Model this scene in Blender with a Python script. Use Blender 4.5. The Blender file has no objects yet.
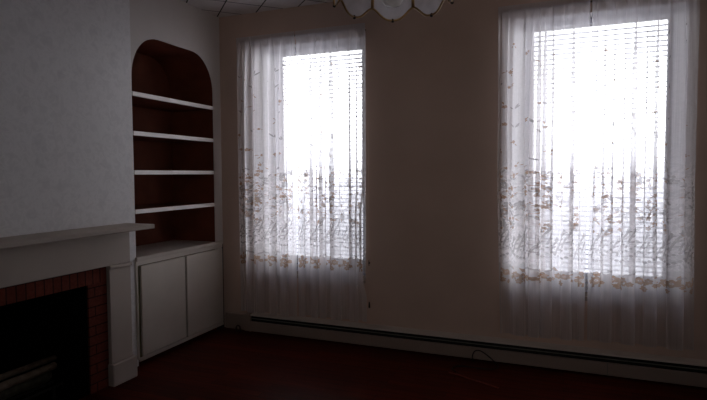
import bpy, math, random
from mathutils import Vector, Matrix

C = bpy.context.scene.collection
R = random.Random(7)
PI = math.pi

# ------------------------------------------------------------------ helpers
class MB:
    """collects verts / faces; build() links them as ONE mesh object"""
    def __init__(s):
        s.v = []; s.f = []; s.mi = []; s.cur = 0; s.uv = None
    def mat(s, i):
        s.cur = i; return s
    def face(s, idx):
        s.f.append(tuple(idx)); s.mi.append(s.cur)
    def poly(s, pts):
        b = len(s.v); s.v += [tuple(p) for p in pts]; s.face(range(b, b + len(pts)))
    def box(s, x0, x1, y0, y1, z0, z1, bev=0.0):
        if bev <= 0:
            b = len(s.v)
            s.v += [(x, y, z) for z in (z0, z1) for (x, y) in ((x0, y0), (x1, y0), (x1, y1), (x0, y1))]
            for q in ((0,3,2,1),(4,5,6,7),(0,1,5,4),(1,2,6,5),(2,3,7,6),(3,0,4,7)):
                s.face([b + i for i in q])
            return
        # chamfered box: three rings of corners
        e = bev
        b = len(s.v)
        def ring(z, k):
            return [(x0+k, y0+e, z), (x0+e, y0+k, z), (x1-e, y0+k, z), (x1-k, y0+e, z),
                    (x1-k, y1-e, z), (x1-e, y1-k, z), (x0+e, y1-k, z), (x0+k, y1-e, z)]
        rings = [ring(z0, e), ring(z0+e, 0), ring(z1-e, 0), ring(z1, e)]
        for r in rings: s.v += r
        for j in range(3):
            for i in range(8):
                a = b + j*8 + i; c = b + j*8 + (i+1) % 8
                s.face((a, c, c+8, a+8))
        s.face([b + i for i in range(7, -1, -1)])
        s.face([b + 24 + i for i in range(8)])
    def tube(s, pts, r, n=8, caps=True):
        pts = [Vector(p) for p in pts]
        rr = r if isinstance(r, (list, tuple)) else [r]*len(pts)
        b = len(s.v); up = None
        for i, p in enumerate(pts):
            t = (pts[min(i+1, len(pts)-1)] - pts[max(i-1, 0)])
            if t.length < 1e-9: t = Vector((0,0,1))
            t.normalize()
            if up is None:
                up = Vector((0,0,1)) if abs(t.z) < .9 else Vector((1,0,0))
            u = up - t*up.dot(t)
            if u.length < 1e-6: u = t.orthogonal()
            u.normalize(); w = t.cross(u); up = u
            for k in range(n):
                a = 2*PI*k/n
                s.v.append(tuple(p + (u*math.cos(a) + w*math.sin(a))*rr[i]))
        for i in range(len(pts)-1):
            for k in range(n):
                a = b + i*n + k; c = b + i*n + (k+1) % n
                s.face((a, c, c+n, a+n))
        if caps:
            s.face([b + k for k in range(n-1, -1, -1)])
            s.face([b + (len(pts)-1)*n + k for k in range(n)])
    def lathe(s, prof, c, n=24, axis='z'):
        b = len(s.v)
        for (r, h) in prof:
            for k in range(n):
                a = 2*PI*k/n
                p = (r*math.cos(a), r*math.sin(a), h)
                s.v.append((c[0]+p[0], c[1]+p[1], c[2]+p[2]))
        for i in range(len(prof)-1):
            for k in range(n):
                a = b + i*n + k; d = b + i*n + (k+1) % n
                s.face((a, d, d+n, a+n))
    def grid(s, fn, nu, nv, uvf=None):
        b = len(s.v)
        for j in range(nv+1):
            for i in range(nu+1):
                s.v.append(tuple(fn(i/nu, j/nv)))
        for j in range(nv):
            for i in range(nu):
                a = b + j*(nu+1) + i
                s.face((a, a+1, a+nu+2, a+nu+1))
    def build(s, name, mats, parent=None, smooth=False, loc=None, uvs=None):
        me = bpy.data.meshes.new(name)
        me.from_pydata(s.v, [], s.f)
        if not isinstance(mats, (list, tuple)): mats = [mats]
        for m in mats: me.materials.append(m)
        for p, mi in zip(me.polygons, s.mi):
            p.material_index = mi; p.use_smooth = smooth
        if uvs is not None:
            l = me.uv_layers.new(name='UVMap')
            for lp in me.loops:
                l.data[lp.index].uv = uvs[lp.vertex_index]
        me.update()
        o = bpy.data.objects.new(name, me); C.objects.link(o)
        if parent is not None:
            o.parent = parent
            o.matrix_parent_inverse = parent.matrix_basis.inverted()
        return o

def tag(o, label=None, cat=None, group=None, kind=None):
    if label: o['label'] = label
    if cat: o['category'] = cat
    if group: o['group'] = group
    if kind: o['kind'] = kind
    return o

def thing(name, label, cat, loc=(0,0,0), group=None):
    o = bpy.data.objects.new(name, None); C.objects.link(o)
    o.location = loc; o.empty_display_size = .1
    bpy.context.view_layer.update()
    return tag(o, label, cat, group)

def struct(o):
    o['kind'] = 'structure'; return o

# ------------------------------------------------------------------ materials
def mat(name):
    m = bpy.data.materials.new(name); m.use_nodes = True
    nt = m.node_tree; nt.nodes.clear()
    out = nt.nodes.new('ShaderNodeOutputMaterial')
    return m, nt, out

def N(nt, t, **kw):
    n = nt.nodes.new(t)
    for k, v in kw.items():
        if k in n.inputs.keys(): n.inputs[k].default_value = v
        else: setattr(n, k, v)
    return n

def L(nt, a, b): nt.links.new(a, b)

def math_(nt, op, a, b=None, clamp=False):
    n = nt.nodes.new('ShaderNodeMath'); n.operation = op; n.use_clamp = clamp
    for i, x in enumerate((a, b)):
        if x is None: continue
        if isinstance(x, (int, float)): n.inputs[i].default_value = x
        else: nt.links.new(x, n.inputs[i])
    return n.outputs[0]

def ramp(nt, fac, stops):
    n = nt.nodes.new('ShaderNodeValToRGB')
    el = n.color_ramp.elements
    while len(el) < len(stops): el.new(0.5)
    for e, (p, c) in zip(el, stops):
        e.position = p; e.color = c if len(c) == 4 else (*c, 1)
    nt.links.new(fac, n.inputs[0])
    return n.outputs[0]

def paint(name, col, rough=.6, var=.08, scale=6, spec=.3, bump=0.0, bscale=60):
    m, nt, out = mat(name)
    p = N(nt, 'ShaderNodeBsdfPrincipled', Roughness=rough)
    p.inputs['Specular IOR Level'].default_value = spec
    tc = N(nt, 'ShaderNodeTexCoord'); no = N(nt, 'ShaderNodeTexNoise', Scale=scale, Detail=4.0)
    L(nt, tc.outputs['Object'], no.inputs['Vector'])
    c = ramp(nt, no.outputs['Fac'], [(.3, tuple(x*(1-var) for x in col)), (.7, tuple(min(1, x*(1+var)) for x in col))])
    L(nt, c, p.inputs['Base Color'])
    if bump:
        n2 = N(nt, 'ShaderNodeTexNoise', Scale=bscale, Detail=3.0); L(nt, tc.outputs['Object'], n2.inputs['Vector'])
        b = N(nt, 'ShaderNodeBump', Strength=bump, Distance=.01); L(nt, n2.outputs['Fac'], b.inputs['Height'])
        L(nt, b.outputs[0], p.inputs['Normal'])
    L(nt, p.outputs[0], out.inputs[0])
    return m

def metal(name, col, rough=.35):
    m, nt, out = mat(name)
    p = N(nt, 'ShaderNodeBsdfPrincipled', Roughness=rough, Metallic=1.0)
    tc = N(nt, 'ShaderNodeTexCoord'); no = N(nt, 'ShaderNodeTexNoise', Scale=40.0)
    L(nt, tc.outputs['Object'], no.inputs['Vector'])
    L(nt, ramp(nt, no.outputs['Fac'], [(.3, tuple(x*.8 for x in col)), (.7, col)]), p.inputs['Base Color'])
    L(nt, p.outputs[0], out.inputs[0])
    return m

M = {}
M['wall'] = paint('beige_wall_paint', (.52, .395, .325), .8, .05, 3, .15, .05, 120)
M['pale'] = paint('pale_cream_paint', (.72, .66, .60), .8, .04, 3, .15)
M['white'] = paint('ivory_trim_paint', (.55, .49, .43), .55, .06, 5, .25)
M['shelf'] = paint('white_shelf_paint', (.95, .90, .87), .45, .03, 8, .3)
M['door'] = paint('ivory_cabinet_paint', (.60, .54, .475), .55, .05, 4, .25)
M['olive'] = paint('olive_edge_paint', (.16, .14, .06), .7, .1, 8)
M['mantel'] = paint('mantel_paint', (.50, .435, .38), .6, .05, 3, .2)
M['niche'] = paint('dark_red_brown_stain', (.18, .052, .027), .6, .2, 5, .2)
M['heater'] = paint('cream_enamel', (.27, .205, .17), .45, .05, 4, .35)
M['black'] = paint('dark_slot_gap_shade', (.012, .011, .010), .6, .1, 10, .2)  # heater slot black; also paints the shade in the cabinet gaps
M['dampr'] = paint('damper_metal', (.16, .16, .13), .5, .1, 10, .3)
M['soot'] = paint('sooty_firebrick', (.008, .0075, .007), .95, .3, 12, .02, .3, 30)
M['logw'] = paint('pale_split_wood', (.16, .12, .085), .85, .25, 25, .1, .3, 40)
M['logd'] = paint('dark_bark', (.06, .055, .04), .9, .3, 30, .05, .4, 40)
M['iron'] = paint('black_iron', (.015, .014, .013), .6, .1, 30, .3)
M['cord'] = paint('black_cable_rubber', (.010, .009, .008), .5, .1, 30, .3)
M['redline'] = paint('red_brown_line', (.22, .05, .035), .35, .3, 20, .5)
M['pipe'] = paint('dark_red_copper_pipe', (.05, .02, .015), .5, .2, 20, .3)
M['rod'] = paint('brown_curtain_rod', (.10, .075, .055), .5, .1, 20, .3)
M['brass'] = metal('aged_brass', (.42, .27, .12), .38)
M['dkbrass'] = paint('dark_bronze', (.02, .014, .010), .5, .1, 30, .3)
M['cornershade'] = paint('taupe_corner_shade', (.62, .575, .54), .75, .05, 3, .15)  # darker wall tone, puts the shade near the corner into the colour
M['sill'] = paint('dark_sill_paint', (.30, .26, .22), .6, .1, 5, .2)  # sill kept dark so it bounces less light onto the curtains
M['reveal'] = paint('white_reveal_paint', (.78, .76, .74), .6, .03, 5, .2)
M['frame'] = paint('window_frame_paint', (.55, .53, .50), .5, .04, 5, .3)

# wallpaper
m, nt, out = mat('pale_damask_wallpaper'); M['paper'] = m
p = N(nt, 'ShaderNodeBsdfPrincipled', Roughness=.75); p.inputs['Specular IOR Level'].default_value = .2
tc = N(nt, 'ShaderNodeTexCoord')
no = N(nt, 'ShaderNodeTexNoise', Scale=22.0, Detail=5.0, Distortion=1.2); L(nt, tc.outputs['Object'], no.inputs['Vector'])
vo = N(nt, 'ShaderNodeTexVoronoi', Scale=9.0); L(nt, tc.outputs['Object'], vo.inputs['Vector'])
mx = math_(nt, 'ADD', math_(nt, 'MULTIPLY', no.outputs['Fac'], .75), math_(nt, 'MULTIPLY', vo.outputs['Distance'], .3))
L(nt, ramp(nt, mx, [(.3, (.66, .645, .645)), (.48, (.72, .705, .70)), (.56, (.77, .755, .75)), (.7, (.70, .685, .68))]), p.inputs['Base Color'])
L(nt, p.outputs[0], out.inputs[0])

# floor: dark red hardwood strips running along X
m, nt, out = mat('dark_red_hardwood'); M['floor'] = m
p = N(nt, 'ShaderNodeBsdfPrincipled', Roughness=.42); p.inputs['Specular IOR Level'].default_value = .05
tc = N(nt, 'ShaderNodeTexCoord')
br = N(nt, 'ShaderNodeTexBrick'); br.offset = .37
br.inputs['Scale'].default_value = 1.0; br.inputs['Brick Width'].default_value = 1.1; br.inputs['Row Height'].default_value = .07
br.inputs['Mortar Size'].default_value = .0015; br.inputs['Bias'].default_value = 0
br.inputs['Color1'].default_value = (.088, .0125, .005, 1); br.inputs['Color2'].default_value = (.056, .008, .0035, 1); br.inputs['Mortar'].default_value = (.01, .003, .002, 1)
L(nt, tc.outputs['Object'], br.inputs['Vector'])
mp = N(nt, 'ShaderNodeMapping'); mp.inputs['Scale'].default_value = (3, 40, 1); L(nt, tc.outputs['Object'], mp.inputs['Vector'])
no = N(nt, 'ShaderNodeTexNoise', Scale=1.0, Detail=5.0); L(nt, mp.outputs[0], no.inputs['Vector'])
mc = nt.nodes.new('ShaderNodeMix'); mc.data_type = 'RGBA'; mc.blend_type = 'MULTIPLY'; mc.inputs[0].default_value = .7
L(nt, br.outputs['Color'], mc.inputs[6]); L(nt, ramp(nt, no.outputs['Fac'], [(.3, (.5, .5, .5)), (.65, (1.15, 1.15, 1.15))]), mc.inputs[7])
L(nt, mc.outputs[2], p.inputs['Base Color'])
L(nt, p.outputs[0], out.inputs[0])

# ceiling: 12 inch tiles laid on the diagonal with dark joints
m, nt, out = mat('diagonal_ceiling_tiles'); M['ceil'] = m
p = N(nt, 'ShaderNodeBsdfPrincipled', Roughness=.8); p.inputs['Specular IOR Level'].default_value = .15
tc = N(nt, 'ShaderNodeTexCoord'); sx = N(nt, 'ShaderNodeSeparateXYZ'); L(nt, tc.outputs['Object'], sx.inputs[0])
def joint(expr, off):
    f = math_(nt, 'FRACT', math_(nt, 'DIVIDE', math_(nt, 'ADD', expr, off), .41))
    d = math_(nt, 'MINIMUM', f, math_(nt, 'SUBTRACT', 1.0, f))
    return math_(nt, 'LESS_THAN', d, .018)
j = math_(nt, 'MAXIMUM', joint(math_(nt, 'ADD', sx.outputs[0], sx.outputs[1]), 8.225),
          joint(math_(nt, 'SUBTRACT', sx.outputs[0], sx.outputs[1]), 8.2 - .65))
no = N(nt, 'ShaderNodeTexNoise', Scale=8.0, Detail=3.0); L(nt, tc.outputs['Object'], no.inputs['Vector'])
base = ramp(nt, no.outputs['Fac'], [(.3, (.62, .58, .56)), (.7, (.70, .66, .64))])
mc = nt.nodes.new('ShaderNodeMix'); mc.data_type = 'RGBA'
L(nt, j, mc.inputs[0]); L(nt, base, mc.inputs[6]); mc.inputs[7].default_value = (.05, .045, .04, 1)
L(nt, mc.outputs[2], p.inputs['Base Color']); L(nt, p.outputs[0], out.inputs[0])

# brick with two directions: soldier course (header) and stacked courses (jambs)
def brick(name, w, h, soldier):
    m, nt, out = mat(name)
    p = N(nt, 'ShaderNodeBsdfPrincipled', Roughness=.8); p.inputs['Specular IOR Level'].default_value = .12
    tc = N(nt, 'ShaderNodeTexCoord'); sx = N(nt, 'ShaderNodeSeparateXYZ'); L(nt, tc.outputs['Object'], sx.inputs[0])
    cb = N(nt, 'ShaderNodeCombineXYZ')
    L(nt, sx.outputs[1], cb.inputs[0]); L(nt, sx.outputs[2], cb.inputs[1])
    br = N(nt, 'ShaderNodeTexBrick'); br.offset = 0.0 if soldier else .5
    br.inputs['Scale'].default_value = 1.0; br.inputs['Brick Width'].default_value = w; br.inputs['Row Height'].default_value = h
    br.inputs['Mortar Size'].default_value = .004
    br.inputs['Color1'].default_value = (.17, .040, .024, 1); br.inputs['Color2'].default_value = (.125, .030, .019, 1)
    br.inputs['Mortar'].default_value = (.035, .012, .009, 1)
    L(nt, cb.outputs[0], br.inputs['Vector'])
    no = N(nt, 'ShaderNodeTexNoise', Scale=60.0, Detail=4.0); L(nt, tc.outputs['Object'], no.inputs['Vector'])
    mc = nt.nodes.new('ShaderNodeMix'); mc.data_type = 'RGBA'; mc.blend_type = 'MULTIPLY'; mc.inputs[0].default_value = .6
    L(nt, br.outputs['Color'], mc.inputs[6]); L(nt, ramp(nt, no.outputs['Fac'], [(.3, (.6,.6,.6)), (.7, (1.1,1.1,1.1))]), mc.inputs[7])
    L(nt, mc.outputs[2], p.inputs['Base Color'])
    b = N(nt, 'ShaderNodeBump', Strength=.5, Distance=.004); b.invert = True
    L(nt, br.outputs['Fac'], b.inputs['Height']); L(nt, b.outputs[0], p.inputs['Normal'])
    L(nt, p.outputs[0], out.inputs[0])
    return m
M['soldier'] = brick('red_soldier_brick', .056, .40, True)
M['stack'] = brick('red_stacked_brick', .20, .062, False)

# glass pane (thin): mostly transparent with a little gloss
m, nt, out = mat('window_glass'); M['glass'] = m
t = N(nt, 'ShaderNodeBsdfTransparent'); t.inputs[0].default_value = (.95, .97, 1, 1)
g = N(nt, 'ShaderNodeBsdfGlossy', Roughness=.02); f = N(nt, 'ShaderNodeFresnel', IOR=1.3)
mx = N(nt, 'ShaderNodeMixShader'); L(nt, f.outputs[0], mx.inputs[0]); L(nt, t.outputs[0], mx.inputs[1]); L(nt, g.outputs[0], mx.inputs[2])
L(nt, mx.outputs[0], out.inputs[0])

# lamp shade glass: greyish frosted
m, nt, out = mat('grey_frosted_glass'); M['shade'] = m
d = N(nt, 'ShaderNodeBsdfDiffuse'); d.inputs[0].default_value = (.55, .53, .55, 1)
tl = N(nt, 'ShaderNodeBsdfTranslucent'); tl.inputs[0].default_value = (.75, .73, .75, 1)
tr = N(nt, 'ShaderNodeBsdfTransparent'); tr.inputs[0].default_value = (.85, .85, .88, 1)
gl = N(nt, 'ShaderNodeBsdfGlossy', Roughness=.15)
tc = N(nt, 'ShaderNodeTexCoord'); no = N(nt, 'ShaderNodeTexNoise', Scale=18.0, Detail=3.0); L(nt, tc.outputs['Object'], no.inputs['Vector'])
a = N(nt, 'ShaderNodeMixShader'); a.inputs[0].default_value = .5; L(nt, d.outputs[0], a.inputs[1]); L(nt, tl.outputs[0], a.inputs[2])
b = N(nt, 'ShaderNodeMixShader'); L(nt, math_(nt, 'MULTIPLY', no.outputs['Fac'], .45), b.inputs[0]); L(nt, a.outputs[0], b.inputs[1]); L(nt, tr.outputs[0], b.inputs[2])
c = N(nt, 'ShaderNodeMixShader'); c.inputs[0].default_value = .06; L(nt, b.outputs[0], c.inputs[1]); L(nt, gl.outputs[0], c.inputs[2])
L(nt, c.outputs[0], out.inputs[0])
m, nt, out = mat('white_bulb_glass'); M['bulb'] = m
p = N(nt, 'ShaderNodeBsdfPrincipled', Roughness=.08); p.inputs['Base Color'].default_value = (.8, .8, .8, 1)
tr = N(nt, 'ShaderNodeBsdfTransparent'); lw = N(nt, 'ShaderNodeLayerWeight', Blend=.35)
mx = N(nt, 'ShaderNodeMixShader'); L(nt, math_(nt, 'ADD', math_(nt, 'MULTIPLY', lw.outputs['Facing'], 1.1), .30, True), mx.inputs[0])
L(nt, tr.outputs[0], mx.inputs[1]); L(nt, p.outputs[0], mx.inputs[2]); L(nt, mx.outputs[0], out.inputs[0])

# blind slats: white plastic, a little light passes
m, nt, out = mat('white_slat_plastic'); M['slat'] = m
d = N(nt, 'ShaderNodeBsdfDiffuse'); d.inputs[0].default_value = (.68, .68, .75, 1)
tl = N(nt, 'ShaderNodeBsdfTranslucent'); tl.inputs[0].default_value = (.62, .62, .72, 1)
tc = N(nt, 'ShaderNodeTexCoord'); no = N(nt, 'ShaderNodeTexNoise', Scale=5.0); L(nt, tc.outputs['Object'], no.inputs['Vector'])
a = N(nt, 'ShaderNodeMixShader'); L(nt, math_(nt, 'ADD', math_(nt, 'MULTIPLY', no.outputs['Fac'], .1), .15), a.inputs[0])
L(nt, d.outputs[0], a.inputs[1]); L(nt, tl.outputs[0], a.inputs[2]); L(nt, a.outputs[0], out.inputs[0])

# sheer curtain voile with woven lace figures; UV = (metres along the cloth, height in metres)
def voile(name, thin):
    m, nt, out = mat(name)
    uv = N(nt, 'ShaderNodeUVMap'); uv.uv_map = 'UVMap'
    sx = N(nt, 'ShaderNodeSeparateXYZ'); L(nt, uv.outputs[0], sx.inputs[0])
    U, V = sx.outputs[0], sx.outputs[1]
    lw = N(nt, 'ShaderNodeLayerWeight', Blend=.5)
    # lace zone between 0.60 and 1.45 m, thinning out upward
    zone = ramp(nt, math_(nt, 'DIVIDE', V, 2.6), [(.27, (0,0,0)), (.30, (.9,.9,.9)), (.50, (.75,.75,.75)), (.58, (.12,.12,.12)), (.9, (.04,.04,.04))])
    no = N(nt, 'ShaderNodeTexNoise', Scale=26.0, Detail=3.0, Distortion=1.6); L(nt, uv.outputs[0], no.inputs['Vector'])
    vo = N(nt, 'ShaderNodeTexVoronoi', Scale=75.0); vo.feature = 'DISTANCE_TO_EDGE'; L(nt, uv.outputs[0], vo.inputs['Vector'])
    fig = ramp(nt, no.outputs['Fac'], [(.46, (0,0,0)), (.52, (1,1,1))])
    net = ramp(nt, vo.outputs['Distance'], [(.04, (1,1,1)), (.12, (0,0,0))])
    lace = math_(nt, 'MULTIPLY', math_(nt, 'MULTIPLY', fig, math_(nt, 'ADD', math_(nt, 'MULTIPLY', net, .5), .5)), zone)
    # fine vertical thread streaks
    cb = N(nt, 'ShaderNodeCombineXYZ'); L(nt, math_(nt, 'MULTIPLY', U, 300.0), cb.inputs[0]); L(nt, math_(nt, 'MULTIPLY', V, 2.0), cb.inputs[1])
    n2 = N(nt, 'ShaderNodeTexNoise', Scale=1.0, Detail=1.0); L(nt, cb.outputs[0], n2.inputs['Vector'])
    thread = math_(nt, 'MULTIPLY', math_(nt, 'SUBTRACT', n2.outputs['Fac'], .5), .25)
    f3 = math_(nt, 'POWER', lw.outputs['Facing'], 1.5)
    op = math_(nt, 'ADD', math_(nt, 'ADD', thin, math_(nt, 'MULTIPLY', f3, .45)), math_(nt, 'ADD', thread, math_(nt, 'MULTIPLY', lace, .36)))
    op = math_(nt, 'MINIMUM', math_(nt, 'MAXIMUM', op, .15), .97)
    tr = N(nt, 'ShaderNodeBsdfTransparent')
    di = N(nt, 'ShaderNodeBsdfDiffuse'); di.inputs[0].default_value = (.80, .77, .76, 1)
    tl = N(nt, 'ShaderNodeBsdfTranslucent'); tl.inputs[0].default_value = (.93, .90, .90, 1)
    a = N(nt, 'ShaderNodeMixShader'); a.inputs[0].default_value = .74
    L(nt, di.outputs[0], a.inputs[1]); L(nt, tl.outputs[0], a.inputs[2])
    mx = N(nt, 'ShaderNodeMixShader'); L(nt, op, mx.inputs[0]); L(nt, tr.outputs[0], mx.inputs[1]); L(nt, a.outputs[0], mx.inputs[2])
    L(nt, mx.outputs[0], out.inputs[0])
    return m
M['voile'] = voile('sheer_lace_voile', .52)

def thread(name, col, tcol, op, tl_share=.5):
    m, nt, out = mat(name)
    tc = N(nt, 'ShaderNodeTexCoord'); no = N(nt, 'ShaderNodeTexNoise', Scale=120.0, Detail=2.0); L(nt, tc.outputs['Object'], no.inputs['Vector'])
    d = N(nt, 'ShaderNodeBsdfDiffuse'); L(nt, ramp(nt, no.outputs['Fac'], [(.35, tuple(x*.75 for x in col)), (.65, col)]), d.inputs[0])
    tl = N(nt, 'ShaderNodeBsdfTranslucent'); tl.inputs[0].default_value = (*tcol, 1)
    tr = N(nt, 'ShaderNodeBsdfTransparent')
    a = N(nt, 'ShaderNodeMixShader'); a.inputs[0].default_value = tl_share; L(nt, d.outputs[0], a.inputs[1]); L(nt, tl.outputs[0], a.inputs[2])
    mx = N(nt, 'ShaderNodeMixShader'); mx.inputs[0].default_value = op; L(nt, tr.outputs[0], mx.inputs[1]); L(nt, a.outputs[0], mx.inputs[2])
    L(nt, mx.outputs[0], out.inputs[0])
    return m
M['tan'] = thread('tan_embroidery_thread', (.50, .31, .18), (.52, .33, .20), .6)
M['ivorythread'] = thread('white_lace_thread', (.66, .63, .60), (.68, .66, .64), .42)

# ------------------------------------------------------------------ camera (solved from the photograph's vanishing lines)
F, YAW, PITCH, ROLL = 523.03, .3793, -.05, -.005
cam_loc = Vector((2.8662, -3.9672, 1.4))
fw = Vector((-math.sin(YAW)*math.cos(PITCH), math.cos(YAW)*math.cos(PITCH), math.sin(PITCH)))
rt = Vector((math.cos(YAW), math.sin(YAW), 0)); up = rt.cross(fw)
rt2 = math.cos(ROLL)*rt + math.sin(ROLL)*up; up2 = -math.sin(ROLL)*rt + math.cos(ROLL)*up
cd = bpy.data.cameras.new('camera'); co = bpy.data.objects.new('camera', cd); C.objects.link(co)
mw = Matrix((( rt2.x, up2.x, -fw.x, cam_loc.x), (rt2.y, up2.y, -fw.y, cam_loc.y), (rt2.z, up2.z, -fw.z, cam_loc.z), (0,0,0,1)))
co.matrix_world = mw
cd.sensor_width = 36; cd.lens = 36*F/707; cd.clip_start = .05
bpy.context.scene.camera = co

# ------------------------------------------------------------------ room shell
H, XR, YB, TH = 2.8, 4.4, -5.6, .30
b = MB(); b.box(-.7, XR, YB, TH, -.05, 0); struct(b.build('floor', M['floor']))
b = MB(); b.box(-.7, XR, YB, TH, H, H+.05); struct(b.build('ceiling', M['ceil']))

WZ0, WZ1 = .535, 2.49
WIN = [(.475, 1.318), (2.610, 3.560)]            # opening at the sash
WIN_IN = [(.385, 1.390), (2.525, 3.610)]         # splayed opening at the room face
YS = .19                                         # where the splay meets the frame
b = MB()
def rect(x0, x1, z0, z1, y): b.poly([(x0, y, z0), (x1, y, z0), (x1, y, z1), (x0, y, z1)])
for (y, W) in ((0, WIN_IN), (TH, WIN)):
    xs = [0.0, W[0][0], W[0][1], W[1][0], W[1][1], XR]
    for i in (0, 2, 4): rect(xs[i], xs[i+1], 0, H, y)
    for i in (1, 3): rect(xs[i], xs[i+1], 0, WZ0, y); rect(xs[i], xs[i+1], WZ1, H, y)
b.poly([(0, 0, H), (XR, 0, H), (XR, TH, H), (0, TH, H)])
b.mat(1)
for (o0, o1), (n0, n1) in zip(WIN, WIN_IN):
    b.mat(1)
    for (xi, xo) in ((n0, o0), (n1, o1)):
        b.poly([(xi, 0, WZ0), (xo, YS, WZ0), (xo, YS, WZ1), (xi, 0, WZ1)])
        b.poly([(xo, YS, WZ0), (xo, TH, WZ0), (xo, TH, WZ1), (xo, YS, WZ1)])
    for z in (WZ0, WZ1):
        b.mat(2 if z == WZ0 else 1)
        b.poly([(n0, 0, z), (n1, 0, z), (o1, YS, z), (o0, YS, z)])
        b.poly([(o0, YS, z), (o1, YS, z), (o1, TH, z), (o0, TH, z)])
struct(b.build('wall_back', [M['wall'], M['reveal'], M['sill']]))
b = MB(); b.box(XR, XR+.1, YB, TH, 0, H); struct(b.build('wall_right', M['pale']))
RW = (2.0, 3.0, 1.1, 2.3)                                  # added rear window, unseen, lets fill light onto the back wall
b = MB(); b.box(-.7, RW[0], YB-.15, YB, 0, H); b.box(RW[1], XR+.1, YB-.15, YB, 0, H)
b.box(RW[0], RW[1], YB-.15, YB, 0, RW[2]); b.box(RW[0], RW[1], YB-.15, YB, RW[3], H); struct(b.build('wall_rear', M['pale']))

# left wall: X=0, with the arched niche and the firebox cut out; closed behind
NY0, NY1, ZT = -1.047, -.112, 2.424
arch = [(NY0, 0.0), (NY0, 2.08)]
for k in range(1, 13):
    a = PI - k*(PI/2)/12
    arch.append((NY0 + .27 + .27*math.cos(a), 2.10 + (ZT-2.10)*math.sin(a)))
for k in range(0, 13):
    a = PI/2 - k*(PI/2)/12
    arch.append((NY1 - .27 + .27*math.cos(a), 2.12 + (ZT-2.12)*math.sin(a)))
arch += [(NY1, 0.0)]
FB0, FB1, FBZ = -2.52, -1.55, .705      # firebox opening
FY0, FY1 = -2.665, -1.405                # brick surround
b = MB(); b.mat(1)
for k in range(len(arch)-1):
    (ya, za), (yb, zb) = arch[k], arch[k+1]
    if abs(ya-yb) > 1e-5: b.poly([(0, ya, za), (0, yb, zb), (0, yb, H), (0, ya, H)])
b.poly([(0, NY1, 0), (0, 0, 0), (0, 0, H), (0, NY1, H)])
b.mat(0)
b.poly([(0, FY1+.03, 0), (0, NY0, 0), (0, NY0, H), (0, FY1+.03, H)])
b.poly([(0, FY0-.03, .82), (0, FY1+.03, .82), (0, FY1+.03, H), (0, FY0-.03, H)])
b.poly([(0, YB, 0), (0, FY0-.03, 0), (0, FY0-.03, H), (0, YB, H)])
b.poly([(-.68, YB, 0), (-.68, YB, H), (-.68, TH, H), (-.68, TH, 0)])
b.poly([(-.68, TH, 0), (-.68, TH, H), (0, TH, H), (0, TH, 0)])
struct(b.build('wall_left', [M['paper'], M['cornershade']]))

# ------------------------------------------------------------------ windows (structure)
GLY = .115
for wi, (x0, x1) in enumerate(WIN):
    root = bpy.data.objects.new('window_%d' % (wi+1), None); C.objects.link(root)
    root.location = ((x0+x1)/2, .22, WZ0); root['kind'] = 'structure'
    bpy.context.view_layer.update()
    xa, xb = x0+.001, x1-.001
    b = MB()                                            # box frame
    b.box(xa, xa+.012, .195, .285, WZ0+.001, WZ1-.001); b.box(xb-.012, xb, .195, .285, WZ0+.001, WZ1-.001)
    b.box(xa+.012, xb-.012, .195, .285, WZ1-.022, WZ1-.001); b.box(xa+.012, xb-.012, .195, .285, WZ0+.001, WZ0+.03)
    b.build('window_frame', M['frame'], root)
    zm = 1.53
    for nm, za, zb, yc, bot in (('sash', WZ0+.03, WZ1-.022, .225, .10),):
        b = MB(); sa, sb = xa+.0125, xb-.0125
        st = .018
        b.box(sa, sa+st+.012, yc-.014, yc+.014, za, zb); b.box(sb-st, sb, yc-.014, yc+.014, za, zb)
        b.box(sa+st+.012, sb-st, yc-.014, yc+.014, za, za+bot); b.box(sa+st+.012, sb-st, yc-.014, yc+.014, zb-.016, zb)
        sash = b.build(nm, M['frame'], root)
        b = MB(); b.poly([(sa+st+.012, yc, za+bot), (sb-st, yc, za+bot), (sb-st, yc, zb-.016), (sa+st+.012, yc, zb-.016)])
        b.build('pane', M['glass'], sash)
    b = MB(); b.box(x0-.13, x1+.07, -.030, -.001, WZ0-.026, WZ0-.002, .004)
    b.build('window_sill', M['sill'], root)

root = bpy.data.objects.new('window_3', None); C.objects.link(root)  # frame and pane for the added, unseen rear opening
root.location = ((RW[0]+RW[1])/2, YB-.08, RW[2]); root['kind'] = 'structure'
bpy.context.view_layer.update()
b = MB(); e_ = .002
b.box(RW[0]+e_, RW[0]+.05, YB-.11, YB-.05, RW[2]+e_, RW[3]-e_); b.box(RW[1]-.05, RW[1]-e_, YB-.11, YB-.05, RW[2]+e_, RW[3]-e_)
b.box(RW[0]+.05, RW[1]-.05, YB-.11, YB-.05, RW[2]+e_, RW[2]+.06); b.box(RW[0]+.05, RW[1]-.05, YB-.11, YB-.05, RW[3]-.06, RW[3]-e_)
b.box((RW[0]+RW[1])/2-.03, (RW[0]+RW[1])/2+.03, YB-.11, YB-.05, RW[2]+.06, RW[3]-.06)
b.build('window_frame', M['frame'], root)
b = MB(); b.poly([(RW[0]+.05, YB-.08, RW[2]+.06), (RW[1]-.05, YB-.08, RW[2]+.06), (RW[1]-.05, YB-.08, RW[3]-.06), (RW[0]+.05, YB-.08, RW[3]-.06)])
b.build('pane', M['glass'], root)

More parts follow.
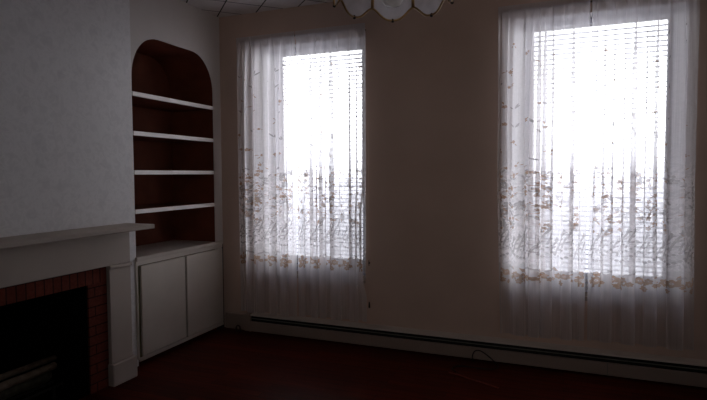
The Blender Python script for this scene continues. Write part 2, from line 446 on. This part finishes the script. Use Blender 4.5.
# ------------------------------------------------------------------ blinds
def blind(x0, x1, label):
    root = thing('venetian_blind', label, 'window blind', ((x0+x1)/2, .15, WZ0+.002), 'venetian blinds inside the windows')
    xa, xb = x0-.008, x1+.006
    b = MB(); b.box(xa, xb, .125, .175, WZ1-.035, WZ1-.003, .004); b.build('headrail', M['slat'], root)
    b = MB(); pitch = .0345; z = WZ0+.032; tilt = math.radians(1)
    ct, sn = math.cos(tilt), math.sin(tilt)
    while z < WZ1-.075:
        for k in range(4):
            h0, h1 = -1+k*.5, -.5+k*.5
            c0, c1 = .0035*(1-h0*h0), .0035*(1-h1*h1)
            pa = (.15 + .024*h0*ct, z + .024*h0*sn + c0); pb = (.15 + .024*h1*ct, z + .024*h1*sn + c1)
            b.poly([(xa, pa[0], pa[1]), (xb, pa[0], pa[1]), (xb, pb[0], pb[1]), (xa, pb[0], pb[1])])
        z += pitch
    b.build('slats', M['slat'], root, True)
    b = MB(); b.box(xa, xb, .128, .172, WZ0+.003, WZ0+.02, .004); b.build('bottom_rail', M['slat'], root)
    for fx in (.14, .5, .86):
        x = xa + (xb-xa)*fx
        b = MB(); b.tube([(x, .1235, WZ0+.02), (x, .1235, WZ1-.06)], .0012, 5); b.tube([(x, .1765, WZ0+.02), (x, .1765, WZ1-.06)], .0012, 5)
        b.build('ladder_cord', M['slat'], root)
    return root
bl1 = blind(*WIN[0], 'white venetian blind in the left window, the one nearer the bookcase')
bl2 = blind(*WIN[1], 'white venetian blind in the right window, at the right of the photo')
# lift cord hanging beside the left window with a little tassel
cx = 1.422
b = MB(); b.tube([(cx-.006, -.006, WZ1-.03), (cx-.004, -.012, 2.0), (cx, -.012, 1.2), (cx+.002, -.012, .36)], .0009, 5)
b.build('lift_cord', M['wall'], bl1)
b = MB(); b.lathe([(.001, .05), (.005, .045), (.006, .03), (.008, .01), (.007, 0), (.001, -.001)], (cx+.002, -.012, .31), 10)
b.build('tassel', M['dkbrass'], bl1, True)
b = MB(); b.box(cx-.006, cx+.008, -.018, -.001, .672, .682, .003); b.tube([(cx+.001, -.016, .655), (cx+.001, -.018, .70)], .003, 6)
tag(b.build('cord_cleat', M['dkbrass']), 'tiny dark cord cleat on the wall at the lower right of the left window', 'cleat')

# ------------------------------------------------------------------ curtains
CY = -.085
class Cloth:
    def __init__(s, xl, xr, zb0, zb1, nf, seed, pull_l=0., pull_r=0.):
        s.xl, s.xr, s.zb0, s.zb1, s.nf = xl, xr, zb0, zb1, nf
        s.W = xr - xl; s.S = s.W*1.55; s.pl, s.pr = pull_l, pull_r; s.nick = 0.0
        r = random.Random(seed)
        s.ph = [(r.uniform(1, 5), r.uniform(0, 6.28), r.uniform(.15, .5)) for _ in range(4)]
        s.am = [(r.uniform(2, 9), r.uniform(0, 6.28)) for _ in range(3)]
        s.seed = r.uniform(0, 6.28)
    ZT, ZR = 2.572, 2.540
    def P(s, u, z):
        zb = s.zb0 + (s.zb1 - s.zb0)*u
        t = min(1, max(0, (s.ZR - z)/(s.ZR - zb)))            # 0 at the rod, 1 at the hem
        ph = 2*PI*s.nf*u
        for (k, o, a) in s.ph: ph += a*math.sin(k*2*PI*u*.5 + o + .5*t)*1.6
        m = 1.0
        for (k, o) in s.am: m += .22*math.sin(k*2*PI*u + o + .8*t)
        soft = min(1, (s.ZR - z + .05)/.5) if z < s.ZR else .1
        A = (.006 + .017*max(0, min(1, soft)))*m
        B = (.006 + .015*max(0, min(1, soft)))*m
        pinch = 1.0
        edge = min(1, min(u, 1-u)*s.nf*1.2 + .15)
        # tight little gathers near the rod fade into the big folds
        g = math.exp(-max(0, s.ZR - z)/.16)
        ph2 = ph*3.1 + s.seed
        x = s.xl + s.W*u + B*math.sin(2*ph)*edge + .002*g*math.sin(ph2*1.3)
        y = CY - A*math.cos(ph)*edge - .006*g*math.cos(ph2)
        if s.ZR - .045 < z < s.ZR + .04: y = min(y, CY - .0115)   # passes in front of the rod
        # hem edges drift inward a little
        lo = max(0, min(1, (1.3 - z)/1.1))
        x += s.pl*lo*(1-u) + s.pr*lo*u
        if s.nick and u > .8:
            q = max(0, min(1, (1.28 - z)/.2))*max(0, min(1, (z - .42)/.12))
            x -= s.nick*q*(u-.8)/.2
        return Vector((x, y, z))
    def zrow(s, u, v):
        zb = s.zb0 + (s.zb1 - s.zb0)*u
        return s.ZT + (zb - s.ZT)*v
    def on(s, sm, z, off=.0022):
        u = min(1, max(0, sm/s.S)); e = 1e-3
        p = s.P(u, z)
        du = s.P(min(1, u+e), z) - s.P(max(0, u-e), z); dz = s.P(u, z+.004) - s.P(u, z-.004)
        n = du.cross(dz); n.normalize()
        return p + n*off

def curtain(xl, xr, zb0, zb1, nf, seed, label, pl=0., pr=0., nick=0.):
    c = Cloth(xl, xr, zb0, zb1, nf, seed, pl, pr); c.nick = nick
    root = thing('lace_curtain', label, 'curtain', ((xl+xr)/2, CY, (zb0+zb1)/2), 'sheer lace curtain panels')
    nu, nv = nf*40, 90
    b = MB(); b.grid(lambda u, v: c.P(u, c.zrow(u, v)), nu, nv)
    uvs = []
    for j in range(nv+1):
        for i in range(nu+1):
            uvs.append((i/nu*c.S, c.zrow(i/nu, j/nv)))
    b.build('voile_panel', M['voile'], root, True, uvs=uvs)
    r = random.Random(seed*13+5)
    tan, wh = MB(), MB()
    def petal(mb, s0, z0, ang, ln, wd, k0=.15):
        pts = []
        n = 7
        for i in range(n):
            q = i/(n-1); w = wd*math.sin(PI*min(1, q*.92+.06))**.8
            pts.append((k0*ln + q*ln*(1-k0), w))
        up_ = []
        for (l, w) in pts: up_.append((l, w))
        for (l, w) in reversed(pts): up_.append((l, -w))
        ca, sa = math.cos(ang), math.sin(ang)
        P3 = [(s0 + l*ca - w*sa, z0 + l*sa + w*ca) for (l, w) in up_]
        if min(p[0] for p in P3) < .004 or max(p[0] for p in P3) > c.S-.004: return
        cc = [c.on(*p) for p in P3]
        m_ = len(cc)
        for i in range(n-1):
            mb.poly([cc[i], cc[i+1], cc[m_-2-i], cc[m_-1-i]])
    def flower(mb, s0, z0, rad, n=6):
        a0 = r.uniform(0, 6)
        for k in range(n): petal(mb, s0, z0, a0 + k*2*PI/n, rad, rad*.36, .22)
        petal(mb, s0-.004, z0, 0, .008, .004, 0)
    def stroke(mb, pts, w):
        for (a, b_) in zip(pts[:-1], pts[1:]):
            d = math.hypot(b_[0]-a[0], b_[1]-a[1]) or 1e-6
            nx, nz = -(b_[1]-a[1])/d*w/2, (b_[0]-a[0])/d*w/2
            q = [(a[0]+nx, a[1]+nz), (b_[0]+nx, b_[1]+nz), (b_[0]-nx, b_[1]-nz), (a[0]-nx, a[1]-nz)]
            if min(p[0] for p in q) < .004 or max(p[0] for p in q) > c.S-.004: continue
            mb.poly([c.on(*p) for p in q])
    # flower border across the foot of the lace
    rep = .215
    s0 = r.uniform(.02, .1)
    while s0 < c.S:
        zc = .665
        for (ds, dz, rd) in ((0, 0, .030), (.042, .018, .024), (-.042, .014, .024), (.022, -.034, .020), (-.022, -.032, .020), (0, .045, .016), (.072, -.006, .015), (-.072, -.008, .015)):
            flower(tan, s0+ds, zc+dz, rd*r.uniform(.85, 1.15), 6)
        for k in range(7): petal(tan, s0+r.uniform(-.07, .07), zc+r.uniform(-.03, .05), r.uniform(0, 6.28), r.uniform(.025, .04), .006)
        for sg in (-1, 1):
            for k in range(4): petal(wh, s0+sg*(.05+.016*k), zc+.045+.006*k, PI/2-sg*.9, .03, .006)
        # swag of beads and sweeping leaves above each cluster
        for k in range(15):
            q = k/14; ss = s0 + (q-.5)*rep; zz = .93 - .075*math.sin(PI*q)
            petal(wh, ss-.005, zz, 0, .011, .0055, 0)
            petal(wh, ss-.006, zz-.045 - .01*math.sin(PI*q), 0, .014, .009, 0)
        for k in range(6):
            st = [(s0-.09+.03*k+.05*q, .80+.02*k+.13*q+.03*math.sin(3*q)) for q in [i/6 for i in range(7)]]
            stroke(wh, st, .008)
            for q in (1, 2, 3, 4, 5): petal(wh, st[q][0], st[q][1], .2 + .3*q, .028, .0055)
        # lace roses and stems higher up
        for k in range(7):
            fs, fz = s0 + r.uniform(-.1, .1), r.uniform(1.02, 1.42)
            flower(wh, fs, fz, r.uniform(.018, .03), 5)
            for q in range(4): petal(wh, fs, fz, r.uniform(0, 6.28), r.uniform(.03, .05), .006, .5)
        s0 += rep
    # tan sprigs in loose columns
    s0 = r.uniform(.03, .08)
    while s0 < c.S:
        z = r.uniform(1.0, 1.08)
        while z < 2.3:
            dense = z < 1.42
            k = 3 if dense else 1
            for _ in range(k):
                ss, zz = s0 + r.uniform(-.03, .03), z + r.uniform(-.03, .03)
                if r.random() < (.75 if dense else .5):
                    flower(tan, ss, zz, r.uniform(.009, .016), 5)
                    for _q in range(2): petal(tan, ss, zz, r.uniform(0, 6.28), r.uniform(.025, .045), .0028, .45)
                else:
                    for _q in range(3): petal(wh, ss, zz, r.uniform(.4, 2.6), r.uniform(.03, .055), .005, .2)
            z += r.uniform(.05, .08) if dense else r.uniform(.11, .19)
        s0 += r.uniform(.10, .14)
    tag(tan.build('flower_embroidery', M['tan'], root), 'tan embroidered flowers')
    tag(wh.build('leaf_embroidery', M['ivorythread'], root), 'white lace leaves and swags')
    return root
curtain(.242, .806, .195, .200, 5, 3, 'sheer lace panel on the left half of the left window, nearest the bookcase', 0.005, -.006)
curtain(.816, 1.424, .205, .215, 5, 11, 'sheer lace panel on the right half of the left window, edge lit by daylight', 0.006, .003, .030)
curtain(2.432, 3.024, .235, .245, 5, 23, 'sheer lace panel on the left half of the right window', .03, -.004)
curtain(3.036, 3.652, .250, .256, 5, 31, 'sheer lace panel on the right half of the right window, far right of the photo', .004, .02)

def rod(xa, xb, label):
    root = thing('curtain_rod', label, 'curtain rod', ((xa+xb)/2, CY, 2.540), 'thin curtain rods over the windows')
    b = MB(); pts = [(xa, -.012, 2.540), (xa, CY+.012, 2.540), (xa+.012, CY+.001, 2.540)]
    pts += [(xb-.012, CY+.001, 2.540), (xb, CY+.012, 2.540), (xb, -.012, 2.540)]
    b.tube(pts, .0075, 8); b.build('pole', M['rod'], root, True)
    for x in (xa, xb):
        b = MB(); b.box(x-.008, x+.008, -.008, -.001, 2.528, 2.556, .002); b.build('bracket', M['wall'], root)
rod(.252, 1.396, 'thin brown rod above the left window curtains')
rod(2.445, 3.638, 'thin brown rod above the right window curtains')

# ------------------------------------------------------------------ built-in bookcase with cabinet
bc = thing('built_in_bookcase', 'built-in arched bookcase with white shelves over an ivory two door cabinet, in the corner', 'bookcase', (-.2, -.58, 0))
g_ = .002; ND = .46
b = MB()
ins = [(y + (g_ if y < -.58 else -g_), (z - g_ if z > 1 else z)) for (y, z) in arch]
ins[0] = (ins[0][0], .002); ins[-1] = (ins[-1][0], .002)
for k in range(len(ins)-1):
    (ya, za), (yb, zb) = ins[k], ins[k+1]
    b.poly([(-.0015, ya, za), (-ND, ya, za), (-ND, yb, zb), (-.0015, yb, zb)])
b.poly([(-ND, y, z) for (y, z) in ins])
b.build('niche_lining', M['niche'], bc)
ya, yb = NY0+.003, NY1-.003
for z in (1.968, 1.685, 1.402, 1.117):
    b = MB(); b.box(-ND+.002, -.018, ya, yb, z+.003, z+.029)
    sh = b.build('shelf', M['niche'], bc)
    b = MB(); b.box(-.018, .003, ya, yb, z, z+.032, .003); tag(b.build('shelf_edge', M['shelf'], sh), 'white front edge')
b = MB(); b.box(-ND+.002, -.0025, ya, yb, .775, .800); b.box(-.0025, .022, NY0-.012, -.022, .772, .802, .004)
b.build('countertop', M['white'], bc)
b = MB()                                                   # face frame behind the doors
b.box(-.03, -.004, ya, yb, .045, .771)
b.build('carcass', M['olive'], bc)
b = MB()
b.box(-.0035, .010, NY0-.012, -.022, .740, .7715)          # top rail
b.box(-.0035, .010, NY0-.012, -1.043, .05, .740); b.box(.0005, .010, -.115, -.0325, .05, .066)
b.box(.0005, .010, -1.043, -.022, .030, .058)
b.build('face_frame', M['door'], bc)
for (y0, y1) in ((-1.020, -.540), (-.520, -.034)):
    b = MB(); b.box(.0005, .020, y0, y1, .066, .734, .003); b.build('cabinet_door', M['door'], bc)
b = MB(); b.box(-.06, -.05, ya, yb, .002, .045); b.box(.0005, .004, -.113, -.004, .002, .030); b.box(.0005, .006, -.021, -.008, .030, .770); b.build('toe_kick_gap_shade', M['black'], bc)  # black strips put the shade of toe recess and corner gap into colour

# ------------------------------------------------------------------ fireplace mantel, brick surround, firebox
fp = thing('fireplace_mantel', 'painted wooden mantel with projecting shelf around a brick fireplace opening', 'fireplace', (.06, -2.03, 0))
XF = .12
b = MB(); b.box(.001, .25, -2.94, -1.122, 1.030, 1.060, .004); b.build('mantel_shelf', M['mantel'], fp)
b = MB(); b.box(.001, XF, -2.84, -1.222, .805, 1.0295, .003); b.build('frieze_board', M['mantel'], fp)
for (y0, y1, s) in ((FY1+.003, -1.222, 1), (-2.84, FY0-.003, -1)):
    b = MB(); b.box(.001, XF, y0, y1, .150, .781, .002); b.build('pilaster', M['mantel'], fp)
    b = MB(); b.box(.001, XF+.012, y0-.003, y1+.006, .781, .8045, .003); b.build('cap_moulding', M['mantel'], fp)
    b = MB(); b.box(.001, XF+.024, y0-.010, y1+.020, .001, .150, .006); b.build('plinth_block', M['mantel'], fp)
xb_ = .095
bs = fp
b = MB(); b.box(xb_-.012, xb_, FY0, FY1, FBZ, .803); b.build('soldier_course', M['soldier'], bs)
for (y0, y1) in ((FB1, FY1), (FY0, FB0)):
    b = MB(); b.box(xb_-.012, xb_, y0, y1, .001, FBZ-.0005); b.build('brick_jamb', M['stack'], bs)
b = MB()
q0 = [(xb_-.0125, FB0-.002), (xb_-.0125, FB1+.002), (-.42, FB1-.03), (-.42, FB0+.03)]
zt = FBZ+.002
b.poly([(q0[0][0], q0[0][1], .002), (q0[3][0], q0[3][1], .002), (q0[3][0], q0[3][1], zt), (q0[0][0], q0[0][1], zt)])
b.poly([(q0[3][0], q0[3][1], .002), (q0[2][0], q0[2][1], .002), (q0[2][0], q0[2][1], zt), (q0[3][0], q0[3][1], zt)])
b.poly([(q0[2][0], q0[2][1], .002), (q0[1][0], q0[1][1], .002), (q0[1][0], q0[1][1], zt), (q0[2][0], q0[2][1], zt)])
b.poly([(x, y, .002) for x, y in q0]); b.poly([(x, y, zt) for x, y in q0])
b.build('firebox_lining', M['soot'], bs)

# grate and logs
gr = thing('fire_grate', 'black iron grate standing in the firebox', 'grate', (-.16, -1.98, .004))
b = MB()
for x in (-.26, -.18, -.10, -.02):
    b.tube([(x, -2.3, .10), (x, -2.0, .095), (x, -1.66, .10)], .008, 6)
b.build('grate_bars', M['iron'], gr)
for (x, y) in ((-.26, -2.26), (-.26, -1.72), (-.02, -2.26), (-.02, -1.72)):
    b = MB(); b.tube([(x, y, .005), (x, y, .094)], .009, 6); b.build('leg', M['iron'], gr)
def log(p0, p1, r0, mt, label, seed, flat=1.0):
    rr = random.Random(seed); b = MB(); n = 10; m_ = 9
    p0, p1 = Vector(p0), Vector(p1); t = (p1-p0).normalized(); u = t.cross(Vector((0,0,1))).normalized(); w = u.cross(t)
    prof = [rr.uniform(.8, 1.15) for _ in range(n)]
    for i in range(m_):
        q = i/(m_-1); pp = p0.lerp(p1, q) + u*rr.uniform(-.004, .004)
        for k in range(n):
            a = 2*PI*k/n; rad = r0*prof[k]*rr.uniform(.95, 1.05)*(.93 if i in (0, m_-1) else 1)
            b.v.append(tuple(pp + u*math.cos(a)*rad + w*math.sin(a)*rad*flat))
    for i in range(m_-1):
        for k in range(n):
            a = i*n+k; c_ = i*n+(k+1) % n
            b.face((a, c_, c_+n, a+n))
    b.face(range(n-1, -1, -1)); b.face([(m_-1)*n+k for k in range(n)])
    return tag(b.build('firewood_log', mt), label, 'log', 'firewood in the grate')
log((-.155, -2.40, .222), (-.155, -1.60, .226), .022, M['logw'], 'thin pale split log at the back of the firebox pile, reaching furthest right', 3, .8)
log((-.075, -2.42, .196), (-.085, -1.66, .208), .030, M['logw'], 'thicker pale split log at the front of the firebox pile', 4, .8)
log((-.11, -2.32, .146), (-.115, -1.68, .146), .040, M['logd'], 'dark bark covered log low in the grate under the pale ones', 5, .85)

# ------------------------------------------------------------------ baseboard heater
ht = thing('baseboard_heater', 'long cream baseboard heater with a dark slot along the window wall', 'heater', (2.0, -.04, 0))
HX0, HX1 = .325, XR-.02
b = MB(); b.poly([(HX0, -.001, .175), (HX1, -.001, .175), (HX1, -.066, .163), (HX0, -.066, .163)])
b.poly([(HX0, -.066, .163), (HX1, -.066, .163), (HX1, -.068, .152), (HX0, -.068, .152)])
b.poly([(HX0, -.068, .152), (HX1, -.068, .152), (HX1, -.060, .152), (HX0, -.060, .152)])
b.poly([(HX0, -.001, .175), (HX0, -.066, .163), (HX0, -.001, .163)])
b.build('top_cover', M['white'], ht)
b = MB(); b.box(HX0, HX1, -.050, -.004, .02, .150); b.build('slot_interior', M['black'], ht)
b = MB(); b.box(HX0, HX1, -.062, -.052, .124, .129); b.build('damper', M['dampr'], ht)
b = MB(); b.poly([(HX0, -.060, .104), (HX1, -.060, .104), (HX1, -.070, .098), (HX0, -.070, .098)])
b.poly([(HX0, -.070, .098), (HX1, -.070, .098), (HX1, -.070, .018), (HX0, -.070, .018)])
b.poly([(HX0, -.070, .018), (HX1, -.070, .018), (HX1, -.055, .010), (HX0, -.055, .010)])
b.build('front_panel', M['heater'], ht)
for x in (3.17,):
    b = MB(); b.box(x, x+.005, -.0712, -.055, .012, .100); b.build('panel_joint', M['dampr'], ht)
b = MB(); b.box(HX0-.012, HX0-.0005, -.072, -.002, .008, .177, .002); b.build('end_cap', M['heater'], ht)
b = MB(); b.box(HX0-.075, HX0-.0125, -.058, -.002, .008, .158, .003); b.build('valve_cover', M['heater'], ht)
b = MB(); b.tube([(.188, -.085, .001)] + [(.208 - .020*math.cos(a), -.085, .036+.022*math.sin(a)) for a in [PI*k/8 for k in range(9)]] + [(.228, -.085, .001)], .007, 8)
b.build('pipe', M['pipe'], ht, True)
b = MB(); b.box(.026, HX0-.077, -.022, -.001, .001, .142, .003); o = struct(b.build('baseboard_back', M['heater']))

# ------------------------------------------------------------------ cable on the floor
cb_ = thing('floor_cable', 'thin black cable looping up in front of the heater and trailing over the floor', 'cable', (2.3, -.2, 0))
b = MB()
loop = [(2.275, -.10, .006), (2.268, -.098, .05), (2.285, -.096, .085), (2.32, -.096, .092), (2.36, -.10, .075), (2.41, -.105, .04), (2.445, -.115, .010), (2.46, -.15, .005), (2.42, -.20, .005), (2.33, -.22, .005), (2.23, -.215, .005), (2.17, -.24, .005), (2.155, -.30, .005), (2.19, -.34, .005)]
def catm(ps, n=6):
    ps = [Vector(p) for p in ps]; o_ = []
    for i in range(len(ps)-1):
        a, b2, c2, d = ps[max(0, i-1)], ps[i], ps[i+1], ps[min(len(ps)-1, i+2)]
        for k in range(n):
            t = k/n
            o_.append(.5*((2*b2) + (c2-a)*t + (2*a-5*b2+4*c2-d)*t*t + (3*b2-a-3*c2+d)*t**3))
    o_.append(ps[-1]); return o_
b.tube(catm(loop), .0042, 7); b.build('black_lead', M['cord'], cb_, True)
b = MB(); b.tube(catm([(2.148, -.371, .005), (2.22, -.392, .005), (2.30, -.435, .005), (2.39, -.47, .005), (2.50, -.522, .005)]), .004, 7)  # thin reddish line drawn as a tube on the floor
tag(b.build('red_line', M['redline'], cb_, True), 'thin reddish line on the floor')

# ------------------------------------------------------------------ pendant lamp
LC = (2.235, -1.955); ZB = 2.072; LR = .232
lp = thing('pendant_lamp', 'hanging lamp with scalloped grey glass panels and brass ribs, at the top edge', 'ceiling lamp', (LC[0], LC[1], H))
view_az = math.atan2(LC[1]-cam_loc.y, LC[0]-cam_loc.x)
NP = 8
def shade_pt(a, t, k=1.0):
    # t=0 hub, t=1 rim ; umbrella curve; scalloped rim dips mid panel
    loc = ((a - view_az)/(2*PI/NP) + .5) % 1.0
    sc = math.sin(PI*loc)
    sm_ = abs(2*loc-1)**1.45; rim = ZB + .048*(3*sm_**2 - 2*sm_**3)
    r = .055 + (LR-.055)*math.sin(t*PI/2)**.9*k
    z = 2.31 - (2.31-rim)*(t**1.7)
    r *= 1 - .045*(1-sc)*(-1)*t*.0 - .04*(sc)*t*0
    return Vector((LC[0] + r*math.cos(a), LC[1] + r*math.sin(a), z))
for p_ in range(NP):
    a0 = view_az + (p_-.5)*2*PI/NP; a1 = a0 + 2*PI/NP
    e = .012
    b = MB(); b.grid(lambda u, v: shade_pt(a0+e+(a1-a0-2*e)*u, v), 14, 10)
    gp = b.build('glass_panel', M['shade'], lp, True)
    b = MB(); b.tube([shade_pt(a0+.0005+(a1-a0-.001)*i/20, 1.0) for i in range(21)], .0046, 6)
    b.build('scalloped_trim', M['brass'], gp, True)
    mid = shade_pt((a0+a1)/2, 1.0)
    b = MB(); b.lathe([(.001, .008), (.0045, .006), (.004, .002), (.0065, -.002), (.0065, -.007), (.001, -.010)], mid, 8)
    b.build('finial', M['dkbrass'], gp, True)
    b = MB(); b.tube([shade_pt(a0+1e-6, i/10) for i in range(11)], .0075, 6)
    b.build('rib', M['brass'], lp, True)
b = MB(); b.lathe([(.001, 2.345), (.03, 2.34), (.062, 2.315), (.058, 2.300), (.001, 2.298)], (LC[0], LC[1], 0), 20)
b.build('hub', M['brass'], lp, True)
b = MB()
for i in range(12):
    z0 = 2.345 + i*.034
    ring = []
    for k in range(13):
        a = 2*PI*k/12
        ring.append((LC[0] + (.009*math.cos(a) if i % 2 else 0), LC[1] + (0 if i % 2 else .009*math.cos(a)), z0 + .02 + .02*math.sin(a)))
    b.tube(ring, .0025, 5, False)
b.build('chain', M['brass'], lp, True)
b = MB(); b.lathe([(.001, H-.045), (.02, H-.04), (.055, H-.015), (.06, H-.001)], (LC[0], LC[1], 0), 20); b.build('ceiling_canopy', M['brass'], lp, True)
b = MB(); b.tube([(LC[0], LC[1], 2.30), (LC[0], LC[1], 2.22)], .016, 12); b.build('socket', M['brass'], lp, True)
b = MB(); b.lathe([(.016, .10), (.022, .085), (.042, .055), (.050, .025), (.046, -.005), (.030, -.028), (.001, -.036)], (LC[0], LC[1], 2.092), 24)
b.build('bulb', M['bulb'], lp, True)

# ------------------------------------------------------------------ light: overcast sky outside, window portals, added fill spot
SKY, EAST, SPOT = 1.8, 6.4, 35
w = bpy.data.worlds.new('hazy_sky'); bpy.context.scene.world = w; w.use_nodes = True
nt = w.node_tree; nt.nodes.clear(); out = nt.nodes.new('ShaderNodeOutputWorld')
bg = nt.nodes.new('ShaderNodeBackground'); L(nt, bg.outputs[0], out.inputs[0])
tc = N(nt, 'ShaderNodeTexCoord'); sx = N(nt, 'ShaderNodeSeparateXYZ'); L(nt, tc.outputs['Generated'], sx.inputs[0])
az = math_(nt, 'ARCTAN2', sx.outputs[0], sx.outputs[1]); el = sx.outputs[2]
def gauss(x, c, s):
    d = math_(nt, 'DIVIDE', math_(nt, 'SUBTRACT', x, c), s)
    return math_(nt, 'EXPONENT', math_(nt, 'MULTIPLY', math_(nt, 'MULTIPLY', d, d), -1.0))
lob = math_(nt, 'ADD', gauss(az, math.radians(-25.5), .085), gauss(az, math.radians(4.4), .105))
band = gauss(el, .125, .108)
sky = ramp(nt, math_(nt, 'ADD', math_(nt, 'MULTIPLY', el, .5), .5), [(.0, (.36, .35, .35)), (.42, (.66, .66, .72)), (.49, (.92, .92, 1.0)), (.53, (1.0, 1.0, 1.03)), (.58, (1.0, 1.0, 1.03)), (.66, (.55, .55, .58)), (1.0, (.36, .36, .39))])
# added sky brightening: an unseen eastern side, and a bright lobe behind each window
east = ramp(nt, math_(nt, 'DIVIDE', az, PI), [(.09, (0, 0, 0)), (.20, (1, 1, 1)), (.40, (1, 1, 1)), (.5, (0, 0, 0))])
low = gauss(el, .10, .30)
g2 = math_(nt, 'ADD', 1.0, math_(nt, 'ADD', math_(nt, 'MULTIPLY', math_(nt, 'MULTIPLY', lob, band), 7.5),
                                 math_(nt, 'MULTIPLY', math_(nt, 'MULTIPLY', east, low), EAST)))
sc_ = N(nt, 'ShaderNodeVectorMath', operation='SCALE'); L(nt, sky, sc_.inputs[0]); L(nt, g2, sc_.inputs[3])
L(nt, sc_.outputs[0], bg.inputs[0]); bg.inputs[1].default_value = SKY
for (x0, x1) in WIN:
    l = bpy.data.lights.new('window_portal', 'AREA'); l.shape = 'RECTANGLE'; l.size = x1-x0; l.size_y = WZ1-WZ0
    l.cycles.is_portal = True
    o = bpy.data.objects.new('window_portal', l); C.objects.link(o)
    o.location = ((x0+x1)/2, TH+.004, (WZ0+WZ1)/2); o.rotation_euler = (-PI/2, 0, 0)
l = bpy.data.lights.new('window_portal', 'AREA'); l.shape = 'RECTANGLE'; l.size = RW[1]-RW[0]; l.size_y = RW[3]-RW[2]; l.cycles.is_portal = True  # portal of the added rear window
o = bpy.data.objects.new('window_portal', l); C.objects.link(o); o.location = ((RW[0]+RW[1])/2, YB-.155, (RW[2]+RW[3])/2); o.rotation_euler = (PI/2, 0, 0)

# added unseen fill spot, no fixture, washing the wall between the windows
l = bpy.data.lights.new('fill_spot', 'SPOT'); l.energy = SPOT; l.color = (1.0, .86, .76); l.shadow_soft_size = .35
l.spot_size = math.radians(62); l.spot_blend = 1.0
o = bpy.data.objects.new('fill_spot', l); C.objects.link(o); o.location = (3.9, -5.0, 1.5)
o.rotation_euler = (Vector((2.0, 0, 1.85)) - Vector(o.location)).to_track_quat('-Z', 'Y').to_euler()
S = bpy.context.scene
S.view_settings.view_transform = 'Standard'; S.view_settings.look = 'None'
S.view_settings.exposure = 0; S.view_settings.gamma = 1
S.cycles.max_bounces = 14; S.cycles.diffuse_bounces = 7; S.cycles.transparent_max_bounces = 32
S.cycles.sample_clamp_indirect = 4
